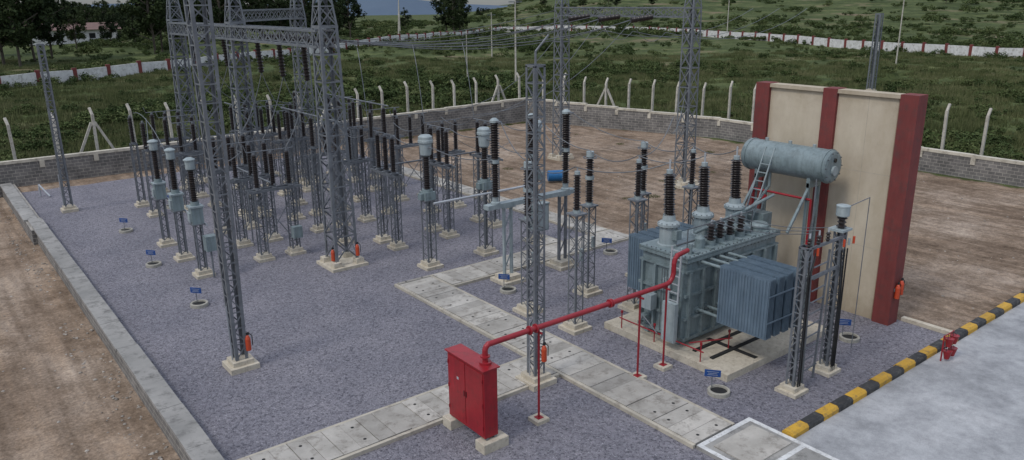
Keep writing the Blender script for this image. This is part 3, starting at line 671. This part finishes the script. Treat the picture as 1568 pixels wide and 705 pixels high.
b=MB();p=V((30.1,34.3,.35));d=V((.85,-.5,0)).normalized();b.lathe(p-d*.5,p+d*.5,[(.30,0),(.33,.02),(.33,.3),(.345,.32),(.33,.34),(.33,.66),(.345,.68),(.33,.70),(.33,.98),(.3,1.0)],20,"blue_barrel");b.build("blue_barrel",(30.1,34.3,.35))
b=MB();extinguisher(b,24.55,10.97,.95);extinguisher(b,24.75,10.96,1.05);b.bx(24.45,24.9,11.02,11.045,1.2,1.3,"galv");b.build("fire_extinguisher",(24.7,10.95,1))
b=MB();bx_,by_=23.3,8.75
for dx in (-.3,.3): b.beam((bx_+dx,by_,.03),(bx_+dx,by_,.85),.035,.035,"red_pipe")
for z in (.45,.83): b.beam((bx_-.32,by_,z),(bx_+.32,by_,z),.025,.025,"red_pipe")
for dx in (-.17,.17):
    for z in (.10,.50):
        b.lathe((bx_+dx,by_-.1,z),(bx_+dx,by_-.1,z+.26),[(.07,0),(.125,.24),(.135,.26),(.11,.25)],14,"red_paint");b.tube([(bx_+dx-.11,by_-.1,z+.26),(bx_+dx,by_-.05,z+.36),(bx_+dx+.11,by_-.1,z+.26)],.008,"black")
b.build("fire_bucket_stand",(bx_,by_,0))
b=MB();b.tube([(5.2,50.5,.05),(5.2,50.5,.7),(5.6,50.0,.05)],.05,"alu",8);b.build("vent_pipe",(5.2,50.5,0))
# rubble stones on the bare soil
b=MB()
def stone(x,y,z,r):
    vs=[];k=5
    for rz,zz in ((.75,-.3),(1,.15),(.5,.55)):
        for i in range(k): 
            a=i*6.283/k+random.uniform(-.3,.3);q=r*rz*random.uniform(.75,1.2);vs.append((x+q*math.cos(a),y+q*math.sin(a),z+r*zz*random.uniform(.8,1.1)))
    fs=[tuple(range(2*k,3*k))]
    for l in range(2):
        for i in range(k): fs.append((l*k+i,l*k+(i+1)%k,(l+1)*k+(i+1)%k,(l+1)*k+i))
    b.add(vs,fs,"stone")
for i in range(2600):
    if i%2: x=random.uniform(-14,3.5);y=random.uniform(12,54)
    else: x=random.uniform(25.6,49);y=random.uniform(9.8,54)
    if noise.noise(V((x*.25,y*.25,9)))+random.uniform(-.3,.4)<0: continue
    stone(x,y,terr(x,y),.018+.05*random.random()**3)
for i in range(500):
    y=random.uniform(14,52);stone(random.uniform(2.8,3.8),y,terr(3,y),.02+.05*random.random()**2)
b.build("rubble_stones")
# ------------------------------------------------------------------ distant setting
WP=[(-35,104),(10.4,123.8),(39.9,137.6),(105,182),(171.7,226),(194.7,176.2),(171.4,111.7),(149.7,51.6),(130,5)]
b=MB()
for p,q in zip(WP[:-1],WP[1:]):
    p=V((*p,0));q=V((*q,0));L=(q-p).length;k=max(1,round(L/5.5));
    for i in range(k):
        a=p.lerp(q,i/k);c=p.lerp(q,(i+1)/k);za=terr(a.x,a.y);h=1.75
        b.beam(V((a.x,a.y,za+h/2-.2)),V((c.x,c.y,terr(c.x,c.y)+h/2-.2)),.25,h+.4,"white")
        b.beam(V((a.x,a.y,za-.4)),V((a.x,a.y,za+h+.3)),.6,.5,"brown_red")
b.build("compound_wall")
b=MB();bx0,by0=41,250;zz=terr(bx0,by0);b.bx(bx0-11,bx0+11,by0,by0+8,zz-1,zz+3.6,"white")
for i in range(5): b.bx(bx0-9+i*4.2,bx0-7.4+i*4.2,by0-.03,by0,zz+1.2,zz+2.6,"dark_hole")
b.add([(bx0-12,by0-1,zz+3.6),(bx0+12,by0-1,zz+3.6),(bx0+12,by0+9,zz+3.6),(bx0-12,by0+9,zz+3.6),(bx0-12,by0+4,zz+5.4),(bx0+12,by0+4,zz+5.4)],[(0,1,5,4),(2,3,4,5),(1,2,5),(3,0,4),(3,2,1,0)],"roof");b.build("distant_house",(bx0,by0,zz))
def pole(x,y,h,r=.12,arm=True,lean=0):
    b=MB();z=terr(x,y);b.lathe((x,y,z-.3),(x+lean,y,z+h),[(r,0),(r*.6,h+.3)],8,"post_conc")
    if arm: b.beam((x+lean-1,y,z+h-.5),(x+lean+1,y,z+h-.5),.08,.1,"galv")
    b.build("utility_pole",(x,y,z))
pole(59,85,7.2,.07,False);pole(60.4,76.5,11,.13);pole(118,205,16,.2,True,1.0);pole(121,209,16,.2);pole(127,62,12,.12,False);pole(200,150,13,.15);pole(95,128,9,.12)
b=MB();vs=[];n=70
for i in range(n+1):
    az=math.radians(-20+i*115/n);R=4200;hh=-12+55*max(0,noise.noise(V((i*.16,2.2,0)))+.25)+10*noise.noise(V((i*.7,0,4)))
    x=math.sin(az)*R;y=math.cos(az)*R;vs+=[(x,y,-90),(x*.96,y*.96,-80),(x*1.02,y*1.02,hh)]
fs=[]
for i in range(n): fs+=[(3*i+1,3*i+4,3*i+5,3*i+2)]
b.add(vs,fs,"far_hill_hazed",True);b.build("hills")
# ------------------------------------------------------------------ vegetation
rng=np.random.default_rng(3)
def leafmesh(name,centers,size,mat,trunk=None):
    n=len(centers);c=np.array(centers)
    a=rng.normal(size=(n,3));a/=np.linalg.norm(a,axis=1)[:,None]
    r=rng.normal(size=(n,3));u=np.cross(a,r);u/=np.linalg.norm(u,axis=1)[:,None];w=np.cross(a,u)
    s=size*rng.uniform(.6,1.4,size=(n,1))
    v=np.stack([c-u*s,c-w*s*.55,c+u*s,c+w*s*.55],1).reshape(-1,3)
    V_=v.tolist();F_=[(4*i,4*i+1,4*i+2,4*i+3) for i in range(n)];M=[0]*n
    if trunk:
        o=len(V_);V_+=[tuple(q) for q in trunk.v];F_+=[[k+o for k in f] for f in trunk.f];M+=[1]*len(trunk.f)
    me=bpy.data.meshes.new(name);me.from_pydata(V_,[],F_);me.materials.append(MATS[mat])
    if trunk: me.materials.append(MATS["trunk"])
    me.polygons.foreach_set("material_index",M);me.update();return me
def blob(c,r,n,shell=.55):
    d=rng.normal(size=(n,3));d/=np.linalg.norm(d,axis=1)[:,None]
    return np.array(c)+d*np.array(r)*rng.uniform(shell,1,size=(n,1))
shrubs=[]
for k in range(6):
    P=[]
    for j in range(rng.integers(4,9)):
        x,y=rng.uniform(-.8,.8,2);r=rng.uniform(.22,.5);P.append(blob((x,y,r*.8+rng.uniform(0,.3)),(r,r,r*.85),75,.4))
    P=np.concatenate(P);P=P[P[:,2]>0.0];shrubs.append(leafmesh("shrub_%d"%k,P,.09,"shrub_leaf"))
grasses=[]
for k in range(3):
    n=380;c=rng.uniform(-1.6,1.6,size=(n,2));c=c[np.hypot(c[:,0],c[:,1])<1.6+rng.uniform(-.4,.1)];n=len(c)
    h=rng.uniform(.12,.45,n);th=rng.uniform(0,6.28,n);w=.035
    V_=[];F_=[]
    for i in range(n):
        x,y=c[i];dx,dy=math.cos(th[i])*w,math.sin(th[i])*w;lx,ly=rng.uniform(-.15,.15,2)
        V_+=[(x-dx,y-dy,-.05),(x+dx,y+dy,-.05),(x+lx,y+ly,h[i])];F_.append((3*i,3*i+1,3*i+2))
    me=bpy.data.meshes.new("grass_tuft_%d"%k);me.from_pydata(V_,[],F_);me.materials.append(MATS["grass_blade"]);grasses.append(me)
trees=[]
for k in range(6):
    tb=MB();P=[];tall=k%2==0
    tb.tube([(0,0,-.05),(.01,0,.25),(-.01,.02,.5),(.02,0,.8)],.014,"trunk",6)
    nb=15
    for j in range(nb):
        z=(.22 if not tall else .30)+.62*j/nb;a=j*2.4+rng.uniform(-.4,.4);R=rng.uniform(.08,.26)*(1.15-abs(z-.5)*1.1)
        e=(math.cos(a)*R,math.sin(a)*R,z+rng.uniform(.0,.1));tb.tube([(0,0,z-.1),e],.006,"trunk",5)
        for q in range(4):
            rr=rng.uniform(.05,.105);o=rng.normal(size=3)*.055;P.append(blob((e[0]+o[0],e[1]+o[1],e[2]+o[2]),(rr,rr,rr*.8),60,.3))
    P=np.concatenate(P);trees.append(leafmesh("tree_%d"%k,P,.021,"tree_leaf",trunk=tb))
def inst(me,name,x,y,s,parent,sz=1.0,z=None):
    o=bpy.data.objects.new(name,me);SC.collection.objects.link(o)
    o.location=(x,y,terr(x,y) if z is None else z);o.scale=(s,s,s*sz);o.rotation_euler=(0,0,random.uniform(0,6.28))
    if parent: o.parent=parent
    return o
fsh=empty("field_shrubs");fgr=empty("field_grass")
def wxy(s,t): return .614*s+.789*t,.789*s-.614*t
def outside(x,y): return y>57.3 or x>(52.8 if y<38 else 52.8-(y-38)*.32)
c=0;tries=0
while c<2700 and tries<60000:
    tries+=1
    s=50+280*random.random()**1.5;t=s*random.uniform(-.68,.68);x,y=wxy(s,t)
    if not outside(x,y): continue
    d=noise.noise(V((x*.03,y*.03,7)))+.5*noise.noise(V((x*.1,y*.1,2)))
    if random.random()>.16+1.6*max(0,d): continue
    sc=random.uniform(.3,.95)*(1+1.0*max(0,d))*(1+s/240)
    inst(random.choice(shrubs),"shrub",x,y,sc,fsh,random.uniform(.5,1.0));c+=1
# shrubs grown up against the near side of the compound wall
for p,q in zip(WP[:-1],WP[1:]):
    p=V((*p,0));q=V((*q,0));L=(q-p).length
    for i in range(int(L/2.2)):
        a=p.lerp(q,random.random())-V((.614,.789,0))*random.uniform(.8,6)
        if noise.noise(V((a.x*.05,a.y*.05,11)))+random.uniform(-.25,.25)<-.05: continue
        inst(random.choice(shrubs),"shrub",a.x,a.y,random.uniform(.7,1.9),fsh,random.uniform(.6,1.0))
for i in range(1500):
    s=random.uniform(230,820);r=random.uniform(-.20,.70)
    x,y=wxy(s,s*r);d=noise.noise(V((x*.012,y*.012,7)))
    if random.random()>.35+1.4*max(0,d): continue
    inst(random.choice(shrubs),"shrub",x,y,random.uniform(1.3,3.4)*(1+s/900),fsh,random.uniform(.5,.85))
c=0
while c<2200:
    s=50+110*random.random()**1.3;t=s*random.uniform(-.68,.68);x,y=wxy(s,t)
    if not outside(x,y): continue
    inst(random.choice(grasses),"grass",x,y,random.uniform(.7,1.5),fgr,random.uniform(.7,1.5));c+=1
for i in range(16): inst(random.choice(grasses),"grass",random.uniform(30,48),random.uniform(12,53),random.uniform(.12,.28),fgr)
for i in range(40): inst(random.choice(grasses),"grass",random.uniform(28,44),53.9,random.uniform(.12,.28),fgr)
def tree(s,r,h):
    x,y=wxy(s,s*r);inst(random.choice(trees),"tree",x,y,h,None)
for s,r,h in ((150,-.64,19),(158,-.60,19),(145,-.62,17),(152,-.655,18),(175,-.66,20),(165,-.578,15),(195,-.545,10),(205,-.50,9),(210,-.47,9),(180,-.447,18),(186,-.438,15),
              (230,-.405,17),(225,-.395,15),(235,-.38,15),(215,-.36,18),(222,-.345,16),(240,-.335,18),(232,-.31,16),(245,-.285,17),(240,-.27,15),(250,-.255,15),(260,-.235,14),(240,-.215,13),(236,-.20,14),
              (260,-.08,15),(250,-.07,14),(255,-.062,12),(300,-.13,7)): tree(s,r,h)
ftr=empty("distant_trees")
for i in range(330):
    s=random.uniform(250,520);r=random.uniform(-.70,-.205)
    x,y=wxy(s,s*r);inst(random.choice(trees),"tree",x,y,random.uniform(7,13),ftr)
for i in range(70):
    s=random.uniform(380,900);r=random.uniform(-.04,.7)
    x,y=wxy(s,s*r);inst(random.choice(trees),"tree",x,y,random.uniform(6,11),ftr,.7)
# ------------------------------------------------------------------ world, sun, camera
w=bpy.data.worlds.new("World");SC.world=w;w.use_nodes=True;N=w.node_tree.nodes;L=w.node_tree.links;N.clear()
out=N.new("ShaderNodeOutputWorld");sky=N.new("ShaderNodeTexSky");sky.sky_type='NISHITA';sky.sun_disc=False
el=math.radians(52);
sd=V((-.80,-.05,0)).normalized()
sky.sun_elevation=el;sky.sun_rotation=math.atan2(sd.x,sd.y)
bg=N.new("ShaderNodeBackground");bg.inputs[1].default_value=.05;L.new(sky.outputs[0],bg.inputs[0])
tc=N.new("ShaderNodeTexCoord");mp=N.new("ShaderNodeMapping");mp.inputs["Scale"].default_value=(1,1,3.5);L.new(tc.outputs["Generated"],mp.inputs[0])
nz=N.new("ShaderNodeTexNoise");nz.inputs["Scale"].default_value=3.2;nz.inputs["Detail"].default_value=6;nz.inputs["Roughness"].default_value=.6;L.new(mp.outputs[0],nz.inputs["Vector"])
r=ramp(N,[(.35,(.17,.21,.31)),(.55,(.39,.41,.45)),(.72,(.70,.70,.71))]);L.new(nz.outputs[0],r.inputs[0])
sp=N.new("ShaderNodeSeparateXYZ");L.new(tc.outputs["Generated"],sp.inputs[0])
mr=N.new("ShaderNodeMapRange");mr.inputs[1].default_value=0;mr.inputs[2].default_value=.6;mr.inputs[3].default_value=.36;mr.inputs[4].default_value=1.75;L.new(sp.outputs[2],mr.inputs[0])
b2=N.new("ShaderNodeBackground");L.new(r.outputs[0],b2.inputs[0]);L.new(mr.outputs[0],b2.inputs[1])
ad=N.new("ShaderNodeAddShader");L.new(bg.outputs[0],ad.inputs[0]);L.new(b2.outputs[0],ad.inputs[1]);L.new(ad.outputs[0],out.inputs[0])
sl=bpy.data.lights.new("sun","SUN");sl.energy=1.3;sl.angle=math.radians(14);sl.color=(1,.96,.90)
so=bpy.data.objects.new("sun",sl);SC.collection.objects.link(so)
dv=V((sd.x*math.cos(el),sd.y*math.cos(el),math.sin(el)));so.rotation_euler=(-dv).to_track_quat('-Z','Y').to_euler();so.location=(0,0,40)
SC.view_settings.view_transform='Standard';SC.view_settings.look='None';SC.view_settings.exposure=0
f=1185.;p=math.atan(352/1185.);yaw=math.radians(37.9);rl=math.radians(0.6)
f2=V((math.sin(yaw),math.cos(yaw),0));R=V((math.cos(yaw),-math.sin(yaw),0))
F=f2*math.cos(p)-Z*math.sin(p);U=f2*math.sin(p)+Z*math.cos(p)
R2=R*math.cos(rl)-U*math.sin(rl);U2=U*math.cos(rl)+R*math.sin(rl)
cam=bpy.data.cameras.new("camera");cam.sensor_width=36;cam.lens=f/1568*36;cam.clip_end=9000
co=bpy.data.objects.new("camera",cam);SC.collection.objects.link(co)
M=Matrix((R2,U2,-F)).transposed().to_4x4();M.translation=V((0,0,10.5));co.matrix_world=M;SC.camera=co
